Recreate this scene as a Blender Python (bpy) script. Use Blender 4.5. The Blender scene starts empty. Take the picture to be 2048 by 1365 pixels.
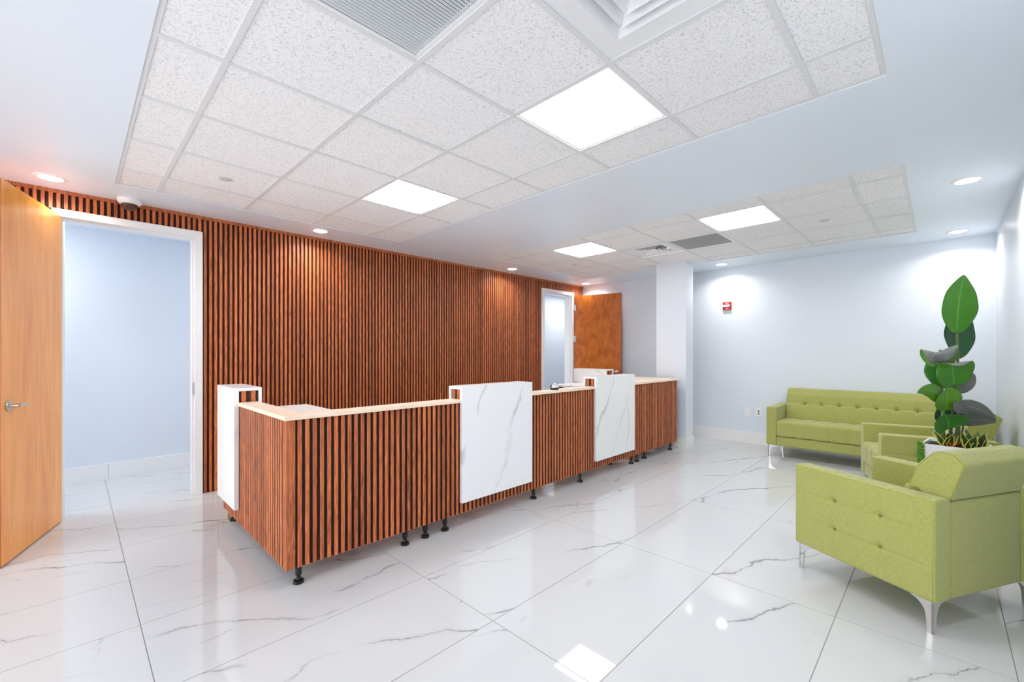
import bpy, bmesh, math, random
from mathutils import Vector, Matrix

random.seed(7)
PI = math.pi
SC = bpy.context.scene
COL = SC.collection

# ------------------------------------------------------------------ camera, world, exposure
F_PX = 867.0
YAW = math.atan((1881 - 1024) / F_PX)
cam_d = bpy.data.cameras.new('camera')
cam = bpy.data.objects.new('camera', cam_d)
COL.objects.link(cam)
cam_d.sensor_width = 36.0
cam_d.sensor_fit = 'HORIZONTAL'
cam_d.lens = F_PX / 2048 * 36
cam_d.shift_y = (706.5 - 682.5) / 2048
cam_d.clip_start = 0.02
cam.location = (0, 0, 1.34)
cam.rotation_euler = (PI / 2, 0, YAW - PI / 2)
SC.camera = cam

w = bpy.data.worlds.new('world')
SC.world = w
w.use_nodes = True
w.node_tree.nodes['Background'].inputs['Color'].default_value = (0.97, 0.985, 1.0, 1)
w.node_tree.nodes['Background'].inputs['Strength'].default_value = 2.25

SC.view_settings.view_transform = 'Standard'
SC.view_settings.look = 'None'
SC.view_settings.gamma = 1.0
SC.view_settings.use_curve_mapping = False
SC.view_settings.exposure = 0.82
cy = SC.cycles
cy.use_denoising = True
cy.max_bounces = 12
cy.diffuse_bounces = 7
cy.glossy_bounces = 4
cy.sample_clamp_indirect = 6.0
cy.caustics_reflective = False
cy.caustics_refractive = False

PANEL_EMIT = 9.6       # strength of the ceiling light panels
CAN_POWER = 4.0        # watts of each recessed downlight
HALL_POWER = 5.5

CEIL = 2.642
YW = 5.0                # slat wall plane
XF = 7.05               # far wall
YR = -0.43              # right wall
XL = -3.2               # open end behind the camera
YH = 6.30               # far wall of the corridor behind the doors

# ------------------------------------------------------------------ helpers
def s2l(c):
    return tuple(((v / 255) / 12.92 if v / 255 <= 0.04045 else ((v / 255 + 0.055) / 1.055) ** 2.4) for v in c) + (1,)

class MB:
    """collects geometry for ONE mesh object"""
    def __init__(self):
        self.v = []; self.f = []; self.m = []
    def add(self, vs, fs, mi=0):
        o = len(self.v)
        self.v += [tuple(p) for p in vs]
        self.f += [tuple(i + o for i in f) for f in fs]
        self.m += [mi] * len(fs)
    def box(self, x0, x1, y0, y1, z0, z1, mi=0):
        vs = [(x, y, z) for z in (z0, z1) for y in (y0, y1) for x in (x0, x1)]
        self.add(vs, [(0, 2, 3, 1), (4, 5, 7, 6), (0, 1, 5, 4), (2, 6, 7, 3), (0, 4, 6, 2), (1, 3, 7, 5)], mi)
    def prism(self, poly, z0, z1, mi=0, axis='z'):
        n = len(poly)
        def P(a, b, c):
            return {'z': (a, b, c), 'x': (c, a, b), 'y': (a, c, b)}[axis]
        vs = [P(a, b, z0) for a, b in poly] + [P(a, b, z1) for a, b in poly]
        fs = [tuple(range(n - 1, -1, -1)), tuple(range(n, 2 * n))]
        fs += [(i, (i + 1) % n, n + (i + 1) % n, n + i) for i in range(n)]
        self.add(vs, fs, mi)
    def lathe(self, prof, cx=0, cy=0, n=24, mi=0, M=None):
        vs = []
        for r, z in prof:
            for k in range(n):
                a = 2 * PI * k / n
                p = Vector((r * math.cos(a), r * math.sin(a), z))
                if M: p = M @ p
                vs.append((p.x + cx, p.y + cy, p.z))
        fs = []
        for j in range(len(prof) - 1):
            for k in range(n):
                k2 = (k + 1) % n
                fs.append((j * n + k, j * n + k2, (j + 1) * n + k2, (j + 1) * n + k))
        fs.append(tuple(range(n - 1, -1, -1)))
        fs.append(tuple((len(prof) - 1) * n + k for k in range(n)))
        self.add(vs, fs, mi)
    def tube(self, pts, r, n=8, closed=False, mi=0, r2=None):
        pts = [Vector(p) for p in pts]
        N = len(pts); vs = []
        ref = None
        for i, p in enumerate(pts):
            if closed: t = pts[(i + 1) % N] - pts[i - 1]
            else: t = pts[min(i + 1, N - 1)] - pts[max(i - 1, 0)]
            t.normalize()
            if ref is None:
                ref = Vector((0, 0, 1)) if abs(t.z) < .9 else Vector((1, 0, 0))
            a = t.cross(ref).normalized(); b = a.cross(t).normalized(); ref = b
            rr = r if r2 is None else r + (r2 - r) * i / (N - 1)
            for k in range(n):
                an = 2 * PI * k / n
                vs.append(tuple(p + a * math.cos(an) * rr + b * math.sin(an) * rr))
        fs = []
        M = N if closed else N - 1
        for j in range(M):
            j2 = (j + 1) % N
            for k in range(n):
                k2 = (k + 1) % n
                fs.append((j * n + k, j2 * n + k, j2 * n + k2, j * n + k2))
        if not closed:
            fs.append(tuple(range(n))); fs.append(tuple(range(M * n + n - 1, M * n - 1, -1)))
        self.add(vs, fs, mi)
    def mesh(self, name, smooth=False):
        me = bpy.data.meshes.new(name)
        me.from_pydata(self.v, [], self.f)
        for p, mi in zip(me.polygons, self.m):
            p.material_index = mi; p.use_smooth = smooth
        bm = bmesh.new(); bm.from_mesh(me)
        bmesh.ops.recalc_face_normals(bm, faces=bm.faces)
        bm.to_mesh(me); bm.free()
        return me
    def build(self, name, mats, parent=None, loc=(0, 0, 0), smooth=False, bevel=0, kind=None, rot=None, auto=False):
        me = self.mesh(name, smooth)
        return link(name, me, mats, parent, loc, bevel, kind, rot, auto)

def link(name, me, mats, parent=None, loc=(0, 0, 0), bevel=0, kind=None, rot=None, auto=False):
    if not isinstance(mats, (list, tuple)): mats = [mats]
    if not me.materials:
        for m in mats: me.materials.append(m)
    o = bpy.data.objects.new(name, me)
    COL.objects.link(o)
    o.location = loc
    if rot: o.rotation_euler = rot
    if parent: o.parent = parent
    if kind: o['kind'] = kind
    if auto:
        e = o.modifiers.new('edges', 'EDGE_SPLIT'); e.split_angle = math.radians(35)
    if bevel:
        b = o.modifiers.new('bevel', 'BEVEL'); b.width = bevel; b.segments = 2; b.limit_method = 'ANGLE'
        b.harden_normals = False
    return o

def tag(o, label=None, cat=None, group=None, kind=None):
    if label: o['label'] = label
    if cat: o['category'] = cat
    if group: o['group'] = group
    if kind: o['kind'] = kind
    return o

def empty(name, loc=(0, 0, 0), rz=0, **k):
    o = bpy.data.objects.new(name, None)
    COL.objects.link(o); o.location = loc; o.rotation_euler = (0, 0, rz)
    o.empty_display_size = .1
    return tag(o, **k)

def copy_tree(o, parent=None):
    c = o.copy(); COL.objects.link(c)
    if parent: c.parent = parent
    for ch in list(o.children): copy_tree(ch, c)
    return c

# ------------------------------------------------------------------ materials
class NT:
    def __init__(self, name):
        self.mat = bpy.data.materials.new(name); self.mat.use_nodes = True
        self.t = self.mat.node_tree; self.bsdf = self.t.nodes['Principled BSDF']
    def n(self, typ, **kw):
        nd = self.t.nodes.new(typ)
        for k, v in kw.items():
            if k.startswith('_'): setattr(nd, k[1:], v)
            else: self.put(nd.inputs[k.replace('__', ' ')], v)
        return nd
    def put(self, sock, v):
        if isinstance(v, bpy.types.NodeSocket): self.t.links.new(v, sock)
        elif isinstance(v, bpy.types.Node): self.t.links.new(v.outputs[0], sock)
        else: sock.default_value = v
    def math(self, op, a, b=None, clamp=False):
        nd = self.t.nodes.new('ShaderNodeMath'); nd.operation = op; nd.use_clamp = clamp
        self.put(nd.inputs[0], a)
        if b is not None: self.put(nd.inputs[1], b)
        return nd.outputs[0]
    def mix(self, fac, a, b):
        nd = self.t.nodes.new('ShaderNodeMix'); nd.data_type = 'RGBA'
        self.put(nd.inputs[0], fac); self.put(nd.inputs[6], a); self.put(nd.inputs[7], b)
        return nd.outputs[2]
    def ramp(self, fac, stops):
        nd = self.t.nodes.new('ShaderNodeValToRGB'); self.put(nd.inputs[0], fac)
        cr = nd.color_ramp
        while len(cr.elements) < len(stops): cr.elements.new(.5)
        for e, (p, c) in zip(cr.elements, stops): e.position = p; e.color = c
        return nd.outputs[0]
    def coords(self, rnd=True, rot=(0, 0, 0), scale=(1, 1, 1), what='Object'):
        tc = self.t.nodes.new('ShaderNodeTexCoord')
        src = tc.outputs[what]
        if rnd:
            oi = self.t.nodes.new('ShaderNodeObjectInfo')
            va = self.t.nodes.new('ShaderNodeVectorMath'); va.operation = 'ADD'
            self.t.links.new(src, va.inputs[0])
            cm = self.t.nodes.new('ShaderNodeCombineXYZ')
            self.put(cm.inputs[0], self.math('MULTIPLY', oi.outputs['Random'], 37.0))
            self.put(cm.inputs[1], self.math('MULTIPLY', oi.outputs['Random'], 71.0))
            self.put(cm.inputs[2], self.math('MULTIPLY', oi.outputs['Random'], 53.0))
            self.t.links.new(cm.outputs[0], va.inputs[1])
            src = va.outputs[0]
        mp = self.t.nodes.new('ShaderNodeMapping')
        self.t.links.new(src, mp.inputs['Vector'])
        mp.inputs['Rotation'].default_value = rot
        mp.inputs['Scale'].default_value = scale
        return mp.outputs[0]
    def noise(self, vec, scale, detail=2, rough=.5, dist=0):
        nd = self.n('ShaderNodeTexNoise', Vector=vec, Scale=scale, Detail=detail, Roughness=rough, Distortion=dist)
        return nd.outputs['Fac']
    def bump(self, h, strength=.2, dist=.01):
        nd = self.n('ShaderNodeBump', Height=h, Strength=strength, Distance=dist)
        self.put(self.bsdf.inputs['Normal'], nd.outputs[0])
    def out(self, color=None, rough=None, **kw):
        if color is not None: self.put(self.bsdf.inputs['Base Color'], color)
        if rough is not None: self.put(self.bsdf.inputs['Roughness'], rough)
        for k, v in kw.items(): self.put(self.bsdf.inputs[k.replace('__', ' ')], v)
        return self.mat

def paint(name, rgb, rough=.5, var=.015):
    m = NT(name)
    n = m.noise(m.coords(False), 1.3, 3)
    c = s2l(rgb)
    d = tuple(v * (1 - var) for v in c[:3]) + (1,)
    m.bump(m.noise(m.coords(False), 260, 2), .04, .002)
    return m.out(m.mix(n, c, d), rough)

def metal(name, rgb, rough=.2):
    m = NT(name)
    n = m.noise(m.coords(False, scale=(1, 1, 30)), 12, 2)
    return m.out(s2l(rgb), m.math('ADD', m.math('MULTIPLY', n, .1), rough - .05), Metallic=1.0)

def plain(name, rgb, rough=.5):
    m = NT(name)
    c = s2l(rgb)
    n = m.noise(m.coords(False), 40, 2)
    return m.out(m.mix(n, c, tuple(v * .93 for v in c[:3]) + (1,)), rough)

def emit(name, rgb, strength):
    m = NT(name)
    return m.out((0.9, 0.9, 0.9, 1), .4, Emission__Color=s2l(rgb), Emission__Strength=strength)

def marble(name, base, vein, rough, sets, cloud=.05):
    """sets: (normal direction, veins per metre, waviness, amount, mask threshold, max width)"""
    m = NT(name)
    v = m.coords(True)
    tot = None
    for i, (dr, freq, wav, amt, lo, wmax) in enumerate(sets):
        vm = m.t.nodes.new('ShaderNodeVectorMath'); vm.operation = 'DOT_PRODUCT'
        m.t.links.new(v, vm.inputs[0]); vm.inputs[1].default_value = dr
        nz = m.noise(v, 1.1 + .4 * i, 7, .58)
        c = m.math('ADD', m.math('MULTIPLY', vm.outputs['Value'], freq), m.math('MULTIPLY', nz, wav * freq))
        d = m.math('DIVIDE', m.math('ABSOLUTE', m.math('SUBTRACT', m.math('FRACT', c), .5)), freq)
        wn = m.math('POWER', m.noise(v, 3.1 + i, 3), 4.0)
        wd = m.math('ADD', m.math('MULTIPLY', wn, wmax * 8), .0012)
        line = m.math('SUBTRACT', 1.0, m.math('DIVIDE', d, wd), clamp=True)
        halo = m.math('MULTIPLY', m.math('SUBTRACT', 1.0, m.math('DIVIDE', d, .03), clamp=True), .12)
        mask = m.math('MULTIPLY', m.math('SUBTRACT', m.noise(v, 1.7 + i * .6, 2), lo), 8.0, clamp=True)
        f = m.math('MULTIPLY', m.math('MULTIPLY', m.math('MAXIMUM', line, halo), mask), amt)
        tot = f if tot is None else m.math('MAXIMUM', tot, f)
    f = m.math('ADD', tot, m.math('MULTIPLY', m.noise(v, 1.2, 4), cloud), clamp=True)
    return m.out(m.mix(f, s2l(base), s2l(vein)), rough)

def wood(name, light, mid, dark, rough, grain=(22, 22, 1.3), amp=1.0, scale=1.0, bump=.25, what='Object', rot=(0, 0, 0), coat=0, tone=0):
    m = NT(name)
    v = m.coords(True, rot, grain, what)
    a = m.noise(v, 2.2 * scale, 5, .6, 1.4 * amp)
    b = m.noise(v, 9.0 * scale, 4, .65, .4)
    c = m.noise(m.coords(True, rot, tuple(g * .25 for g in grain), what), 1.5 * scale, 2)
    f = m.math('ADD', m.math('MULTIPLY', a, .55), m.math('ADD', m.math('MULTIPLY', b, .25), m.math('MULTIPLY', c, .2)))
    col = m.ramp(f, [(.36, s2l(dark)), (.5, s2l(mid)), (.63, s2l(light))])
    if tone:
        oi = m.t.nodes.new('ShaderNodeObjectInfo')
        hv = m.t.nodes.new('ShaderNodeHueSaturation'); m.put(hv.inputs['Color'], col)
        m.put(hv.inputs['Value'], m.math('ADD', m.math('MULTIPLY', oi.outputs['Random'], tone), 1 - tone * .55))
        col = hv.outputs[0]
    m.bump(b, bump, .002)
    return m.out(col, rough, Coat__Weight=coat, Coat__Roughness=.12)

M = {}
M['wall'] = paint('wall_paint', (219, 226, 235), .38)
M['gypsum'] = paint('ceiling_paint', (228, 237, 246), .4)
M['jamb'] = paint('white_gloss_paint', (240, 241, 242), .3)
M['grout'] = plain('grout', (150, 150, 151), .7)
M['floor'] = marble('floor_marble_tile', (206, 207, 208), (70, 70, 74), .03, [((.50, .866, 0), 1.7, .45, .7, .46, .014), ((.05, 1.0, 0), 1.1, .6, .5, .53, .02), ((.95, .3, 0), .8, .6, .5, .59, .02)])
M['base'] = marble('baseboard_marble', (236, 236, 236), (170, 170, 172), .15, [((.5, .5, .7), 1.0, .4, .5, .5, .01)])
M['slab'] = marble('counter_marble', (238, 239, 240), (150, 153, 160), .22, [((.86, .3, -.42), 2.6, .5, .45, .44, .02), ((.95, .3, -.15), 2.0, .6, .3, .5, .03)], .03)
M['slat'] = wood('brown_slat_wood', (220, 132, 78), (188, 101, 54), (106, 50, 23), .42, (22, 22, 1.5), amp=1.8, tone=.34)
M['slat_side'] = wood('shade_darkened_slat_sides', (106, 52, 29), (80, 36, 19), (48, 21, 10), .5, (22, 22, 1.5), amp=1.8, tone=.2)  # slat wood in a darker colour, painting groove shade onto the flanks
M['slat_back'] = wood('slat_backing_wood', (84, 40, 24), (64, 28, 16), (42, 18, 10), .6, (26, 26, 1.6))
M['ledge'] = wood('pale_maple_laminate', (250, 232, 212), (246, 222, 198), (236, 208, 180), .35, (3, 30, 30), bump=.05)
M['birch'] = wood('beige_carcass_wood', (214, 176, 140), (200, 160, 124), (182, 140, 104), .5, (8, 8, 1.5), bump=.05)
M['door_a'] = wood('honey_door_veneer', (250, 182, 90), (244, 166, 68), (230, 142, 48), .3, (3.2, 3.2, .35), bump=.03, coat=.15)
M['door_edge'] = wood('door_edge_wood', (190, 96, 40), (168, 78, 28), (146, 60, 18), .35, (8, 8, .6), bump=.03)
M['door_b'] = wood('figured_amber_veneer', (204, 116, 38), (184, 96, 24), (150, 70, 10), .3, (1.5, 1.5, .8), amp=2.4, bump=.03, coat=.15)
M['chrome'] = metal('chrome', (225, 226, 228), .12)
M['nickel'] = metal('satin_nickel', (205, 200, 192), .28)
M['black'] = plain('black_plastic', (14, 14, 15), .35)
M['white_metal'] = plain('white_enamel', (236, 237, 238), .35)
M['white_plastic'] = plain('white_plastic', (238, 239, 240), .3)
M['cap'] = plain('pale_grey_cap', (205, 206, 208), .4)
M['dark'] = plain('dark_void', (58, 60, 62), .8)
M['greyfin'] = plain('vent_fin_enamel', (226, 228, 230), .4)
M['tee'] = plain('grid_bar_enamel', (226, 227, 228), .4)
M['desk'] = plain('white_laminate', (246, 247, 248), .25)
M['panel'] = emit('light_panel_diffuser', (250, 252, 255), PANEL_EMIT)
M['lens'] = emit('downlight_lens', (255, 250, 242), 12.0)
M['red'] = plain('red_plastic', (196, 14, 16), .35)
M['letter'] = plain('white_lettering', (250, 236, 232), .5)
M['strobe'] = plain('clear_strobe_lens', (238, 228, 226), .15)
M['pot'] = plain('white_planter', (240, 240, 243), .3)
M['soil'] = plain('dark_soil', (50, 40, 30), .9)

def ceiling_tile_mat():
    m = NT('fissured_mineral_tile')
    v = m.coords(True, (0, 0, .5), (1, 1, 1))
    a = m.noise(v, 95, 3, .6, 1.2)
    b = m.noise(m.coords(True, (0, 0, -.4), (.7, 1.6, 1)), 130, 2, .5, .8)
    sp = m.math('MULTIPLY', m.math('SUBTRACT', a, .565), 14, clamp=True)
    sp2 = m.math('MULTIPLY', m.math('SUBTRACT', b, .60), 14, clamp=True)
    f = m.math('MAXIMUM', sp, sp2)
    m.bump(m.math('SUBTRACT', 1.0, f), .2, .002)
    return m.out(m.mix(f, s2l((243, 243, 243)), s2l((204, 205, 207))), .9)
M['tile'] = ceiling_tile_mat()

def fabric_mat():
    m = NT('lime_green_woven_fabric')
    v = m.coords(False)
    h = m.noise(m.coords(False, scale=(14, 14, 260)), 3.2, 3, .6)
    w1 = m.noise(m.coords(False, scale=(260, 260, 14)), 3.2, 3, .6)
    f = m.math('ADD', m.math('MULTIPLY', h, .6), m.math('MULTIPLY', w1, .4))
    col = m.ramp(f, [(.32, s2l((136, 140, 68))), (.5, s2l((160, 163, 87))), (.68, s2l((182, 184, 110)))])
    m.bump(f, .35, .002)
    return m.out(col, .85, Sheen__Weight=.25)
M['fabric'] = fabric_mat()
M['piping'] = plain('green_seam_piping', (150, 158, 76), .8)
M['button'] = plain('green_fabric_button', (128, 138, 52), .85)

def leaf_mat(name, c1, c2, rib, rough=.35):
    m = NT(name)
    tc = m.t.nodes.new('ShaderNodeTexCoord')
    sp = m.n('ShaderNodeSeparateXYZ', Vector=tc.outputs['UV'])
    u, v = sp.outputs[0], sp.outputs[1]         # u across 0..1, v along
    across = m.math('ABSOLUTE', m.math('SUBTRACT', u, .5))
    ph = m.math('SUBTRACT', m.math('MULTIPLY', v, 190.0), m.math('MULTIPLY', across, 95.0))
    st = m.math('ADD', m.math('MULTIPLY', m.math('SINE', ph), .5), .5)
    n = m.noise(tc.outputs['Object'], 9, 3)
    f = m.math('ADD', m.math('MULTIPLY', st, .4), m.math('MULTIPLY', n, .6), clamp=True)
    col = m.mix(f, s2l(c1), s2l(c2))
    mid = m.math('SUBTRACT', 1.0, m.math('MULTIPLY', across, 28.0), clamp=True)
    col = m.mix(m.math('MULTIPLY', mid, .8), col, s2l(rib))
    m.bump(st, .25, .004)
    return m.out(col, rough)
M['leaf_bright'] = leaf_mat('leaf_bright_green', (46, 122, 4), (78, 150, 14), (110, 180, 60))
M['leaf_green'] = leaf_mat('leaf_green', (38, 104, 26), (70, 138, 48), (120, 170, 80))
M['leaf_lime'] = leaf_mat('leaf_lime_green', (72, 132, 22), (104, 160, 40), (130, 180, 70))
M['leaf_dark'] = leaf_mat('leaf_deep_green', (22, 66, 34), (44, 98, 54), (86, 130, 84))
M['leaf_grey'] = leaf_mat('leaf_grey_underside', (84, 88, 84), (118, 122, 116), (150, 156, 140), .5)
M['stem'] = plain('green_brown_stem', (92, 116, 58), .5)
M['stem_dark'] = plain('grey_violet_stem', (86, 84, 92), .5)
def snake_mat():
    m = NT('variegated_snake_leaf')
    tc = m.t.nodes.new('ShaderNodeTexCoord')
    sp = m.n('ShaderNodeSeparateXYZ', Vector=tc.outputs['UV'])
    ac = m.math('ABSOLUTE', m.math('SUBTRACT', sp.outputs[0], .5))
    edge = m.math('MULTIPLY', m.math('SUBTRACT', ac, .36), 18.0, clamp=True)
    band = m.noise(m.coords(True, scale=(8, 8, 60)), 2, 2)
    g = m.mix(band, s2l((24, 56, 22)), s2l((70, 110, 50)))
    return m.out(m.mix(edge, g, s2l((226, 214, 96))), .35)
M['snake'] = snake_mat()
M['red_leaf'] = plain('orange_red_leaf', (222, 96, 44), .4)
M['moss'] = plain('bright_moss_green', (96, 150, 44), .8)

# ------------------------------------------------------------------ floor
fl = MB(); fl.box(XL, 9.6, YR - .1, YH + .1, -.08, -.0015)
floor = tag(fl.build('floor', M['grout']), 'glossy white marble-look tiled floor with grey veins', 'floor', kind='structure')
XJ = [0.232 + 1.242 * k for k in range(-3, 9)]
YJ = [0.985 + 0.6055 * k for k in range(-3, 10)]
J = .0019
tile_cache = {}
for i in range(len(XJ) - 1):
    for j in range(len(YJ) - 1):
        x0, x1 = max(XJ[i] + J, XL), min(XJ[i + 1] - J, 9.6)
        y0, y1 = max(YJ[j] + J, YR), min(YJ[j + 1] - J, YH)
        if x1 - x0 < .02 or y1 - y0 < .02: continue
        if x0 > XF and y1 < YW: continue
        key = (round(x1 - x0, 4), round(y1 - y0, 4))
        if key not in tile_cache:
            b = MB(); hx, hy = key[0] / 2, key[1] / 2
            b.box(-hx, hx, -hy, hy, -.0014, 0)
            tile_cache[key] = b.mesh('floor_tile')
        link('floor_tile', tile_cache[key], M['floor'], floor, ((x0 + x1) / 2, (y0 + y1) / 2, 0))

# ------------------------------------------------------------------ ceiling with two grid trays
T1 = (0.223, 2.68, 0.178, 4.51)
T2 = (4.005, 6.37, 0.178, 4.40)
ce = MB()
ZT = CEIL + .12
for (x0, x1, y0, y1) in [(XL, T1[0], YR, YH), (T1[0], T1[1], YR, T1[2]), (T1[0], T1[1], T1[3], YH),
                         (T1[1], T2[0], YR, YH), (T2[0], T2[1], YR, T2[2]), (T2[0], T2[1], T2[3], YH), (T2[1], 9.6, YR, YH)]:
    ce.box(x0, x1, y0, y1, CEIL, ZT)
ceiling = tag(ce.build('ceiling', M['gypsum']), 'pale grey plaster ceiling with two recessed tile grids', 'ceiling', kind='structure')
ZG = CEIL + .003        # underside of grid flange
tee_w = .024

def tray(T, gx, gy, special):
    x0, x1, y0, y1 = T
    XS = [x0] + gx + [x1]; YS = [y0] + gy + [y1]
    cache = {}
    def bar(a0, a1, b0, b1):
        a0, a1, b0, b1 = max(a0, x0 + .001), min(a1, x1 - .001), max(b0, y0 + .001), min(b1, y1 - .001)
        b = MB(); b.box(a0, a1, b0, b1, ZG, ZG + .004)
        cx, cy_ = (a0 + a1) / 2, (b0 + b1) / 2
        if a1 - a0 > b1 - b0: b.box(a0, a1, cy_ - .004, cy_ + .004, ZG + .004, ZG + .04)
        else: b.box(cx - .004, cx + .004, b0, b1, ZG + .004, ZG + .04)
        b.build('grid_bar', M['tee'], ceiling)
    for x in gx: bar(x - tee_w / 2, x + tee_w / 2, y0, y1)
    for i in range(len(XS) - 1):
        for y in gy: bar(XS[i] + (tee_w / 2 if i else 0), XS[i + 1] - (tee_w / 2 if i < len(XS) - 2 else 0), y - tee_w / 2, y + tee_w / 2)
    e = MB()
    e.box(x0, x0 + .02, y0, y1, ZG + .001, ZG + .003); e.box(x1 - .02, x1, y0, y1, ZG + .001, ZG + .003)
    e.box(x0 + .02, x1 - .02, y0, y0 + .02, ZG + .001, ZG + .003); e.box(x0 + .02, x1 - .02, y1 - .02, y1, ZG + .001, ZG + .003)
    e.build('edge_trim', M['tee'], ceiling)
    for i in range(len(XS) - 1):
        for j in range(len(YS) - 1):
            if (i, j) in special: continue
            a0, a1, b0, b1 = XS[i] + .005, XS[i + 1] - .005, YS[j] + .005, YS[j + 1] - .005
            key = (round(a1 - a0, 3), round(b1 - b0, 3))
            if key not in cache:
                b = MB(); b.box(-key[0] / 2, key[0] / 2, -key[1] / 2, key[1] / 2, 0, .016); cache[key] = b.mesh('ceiling_tile')
            link('ceiling_tile', cache[key], M['tile'], ceiling, ((a0 + a1) / 2, (b0 + b1) / 2, ZG + .0045 + random.uniform(0, .0012)))
G1X = [.48, 1.09, 1.70, 2.31]; GY1 = [.45 + .61 * k for k in range(7)]
G2X = [4.28, 4.895, 5.51, 6.12]; GY2 = [.485 + .609 * k for k in range(7)]
tray(T1, G1X, GY1, {(3, 2), (3, 5), (1, 2), (2, 1)})
tray(T2, G2X, GY2, {(1, 2), (1, 5), (2, 3), (2, 4)})

def light_panel(cx, cy_, label, lx=.58):
    t = empty('ceiling_light_panel', (cx, cy_, ZG + .006), label=label, cat='ceiling light', group='square light panels in the ceiling grids')
    b = MB(); h = .297
    for (a0, a1, b0, b1) in [(-h, -h + .018, -h, h), (h - .018, h, -h, h), (-h + .018, h - .018, -h, -h + .018), (-h + .018, h - .018, h - .018, h)]:
        b.box(a0, a1, b0, b1, -.001, .03)
    b.build('frame', M['white_metal'], t)
    b = MB(); g = h - .018; b.box(-g, g, -g, g, .003, .012); b.build('diffuser', M['panel'], t)
    b = MB(); b.box(-g, g, -g, g, .0125, .05); b.build('housing', M['white_metal'], t)
light_panel(2.005, 1.365, 'nearest and largest lit square panel in the front grid, beside the square air diffuser')
light_panel(2.005, 3.195, 'lit square panel at the far end of the front grid, near the slatted wood wall')
light_panel(4.588, 1.40, 'lit square panel of the rear grid, beside the grey louvred return vent')
light_panel(4.588, 3.225, 'lit square panel of the rear grid nearest the slatted wood wall')

def return_vent(cx, cy_, label, along):
    t = empty('return_air_vent', (cx, cy_, ZG + .006), 0 if along == 'x' else PI / 2, label=label, cat='air vent', group='louvred return vents in the ceiling')
    b = MB(); h = .297
    for (a0, a1, b0, b1) in [(-h, -h + .022, -h, h), (h - .022, h, -h, h), (-h + .022, h - .022, -h, -h + .022), (-h + .022, h - .022, h - .022, h)]:
        b.box(a0, a1, b0, b1, -.003, .02)
    b.build('frame', M['white_metal'], t)
    b = MB(); g = h - .022; n = 34
    for k in range(n):
        y = -g + (k + .5) * 2 * g / n
        b.prism([(y - .0038, .0066), (y - .0028, .0072), (y + .0036, .0003), (y + .0026, -.0005)], -g, g, axis='x')
    tag(b.build('louver', M['greyfin'], t), kind='stuff')
    b = MB(); b.box(-g, g, -g, g, .022, .03); b.build('backing', M['dark'], t)
return_vent(.785, 1.365, 'large white louvred return vent overhead at the top edge, left of the square diffuser', 'x')
return_vent(5.203, 2.008, 'grey-looking louvred return vent in the rear grid beside the light panel', 'y')

def diffuser(cx, cy_, label):
    t = empty('air_diffuser', (cx, cy_, ZG + .006), label=label, cat='air vent', group='square air diffusers in the ceiling')
    def ring(b, h0, z0, h1, z1, th=.003):
        o = [(-1, -1), (1, -1), (1, 1), (-1, 1)]
        vs = [(sx * h0, sy * h0, z0) for sx, sy in o] + [(sx * h1, sy * h1, z1) for sx, sy in o]
        vs += [(x, y, z + th) for x, y, z in vs[:]]
        fs = []
        for k in range(4):
            k2 = (k + 1) % 4
            fs += [(k, k2, 4 + k2, 4 + k), (8 + k, 12 + k, 12 + k2, 8 + k2), (k, 8 + k, 8 + k2, k2), (4 + k, 4 + k2, 12 + k2, 12 + k)]
        b.add(vs, fs)
    b = MB(); ring(b, .297, 0, .205, 0.001); b.build('face_plate', M['white_metal'], t)
    for k in range(4):
        b = MB(); h = .207 - .048 * k
        ring(b, h, -.0005, h - .034, .034 - .002 * k, .002); b.build('cone', M['white_metal'], t)
    b = MB(); b.box(-.2, .2, -.2, .2, .05, .056); b.build('backing', M['dark'], t)
diffuser(1.395, .755, 'large square stepped air diffuser overhead, cut by the top edge of the photo')
diffuser(5.203, 2.617, 'square air diffuser with dark slots in the rear grid, above the white column')

def downlight(x, y, label, power=CAN_POWER):
    t = empty('recessed_downlight', (x, y, CEIL), label=label, cat='ceiling light', group='round recessed downlights')
    b = MB(); b.lathe([(.092, .002), (.092, -.003), (.086, -.006), (.068, -.0045), (.068, .002)], n=32); b.build('trim_ring', M['white_metal'], t, smooth=True, auto=True)
    b = MB(); b.lathe([(.067, -.001), (.067, -.0035), (.0, -.0045)], n=32); b.build('lens', M['lens'], t, smooth=True)
    ld = bpy.data.lights.new('lamp', 'AREA'); ld.shape = 'DISK'; ld.size = .12; ld.energy = power; ld.color = (1, .96, .91)
    ld.spread = math.radians(150)
    lo = bpy.data.objects.new('lamp', ld); COL.objects.link(lo); lo.parent = t; lo.location = (0, 0, -.012)
downlight(4.737, -.145, 'round recessed downlight nearest the right edge of the photo')
downlight(6.65, -.133, 'round recessed downlight in the far right ceiling corner above the plant')
downlight(6.684, 2.285, 'round recessed downlight above the red fire alarm')
downlight(6.75, 4.73, 'round recessed downlight in the far corner over the open amber door')
downlight(4.782, 4.72, 'round recessed downlight near the slatted wall, left of the far corner one')
downlight(1.85, 4.70, 'round recessed downlight washing the middle of the slatted wall')
downlight(-.12, 4.70, 'round recessed downlight over the open honey door at far left')
downlight(1.8, -.14, 'round recessed downlight above and behind the camera')
downlight(-1.1, -.14, 'round recessed downlight behind the camera at left')

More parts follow.
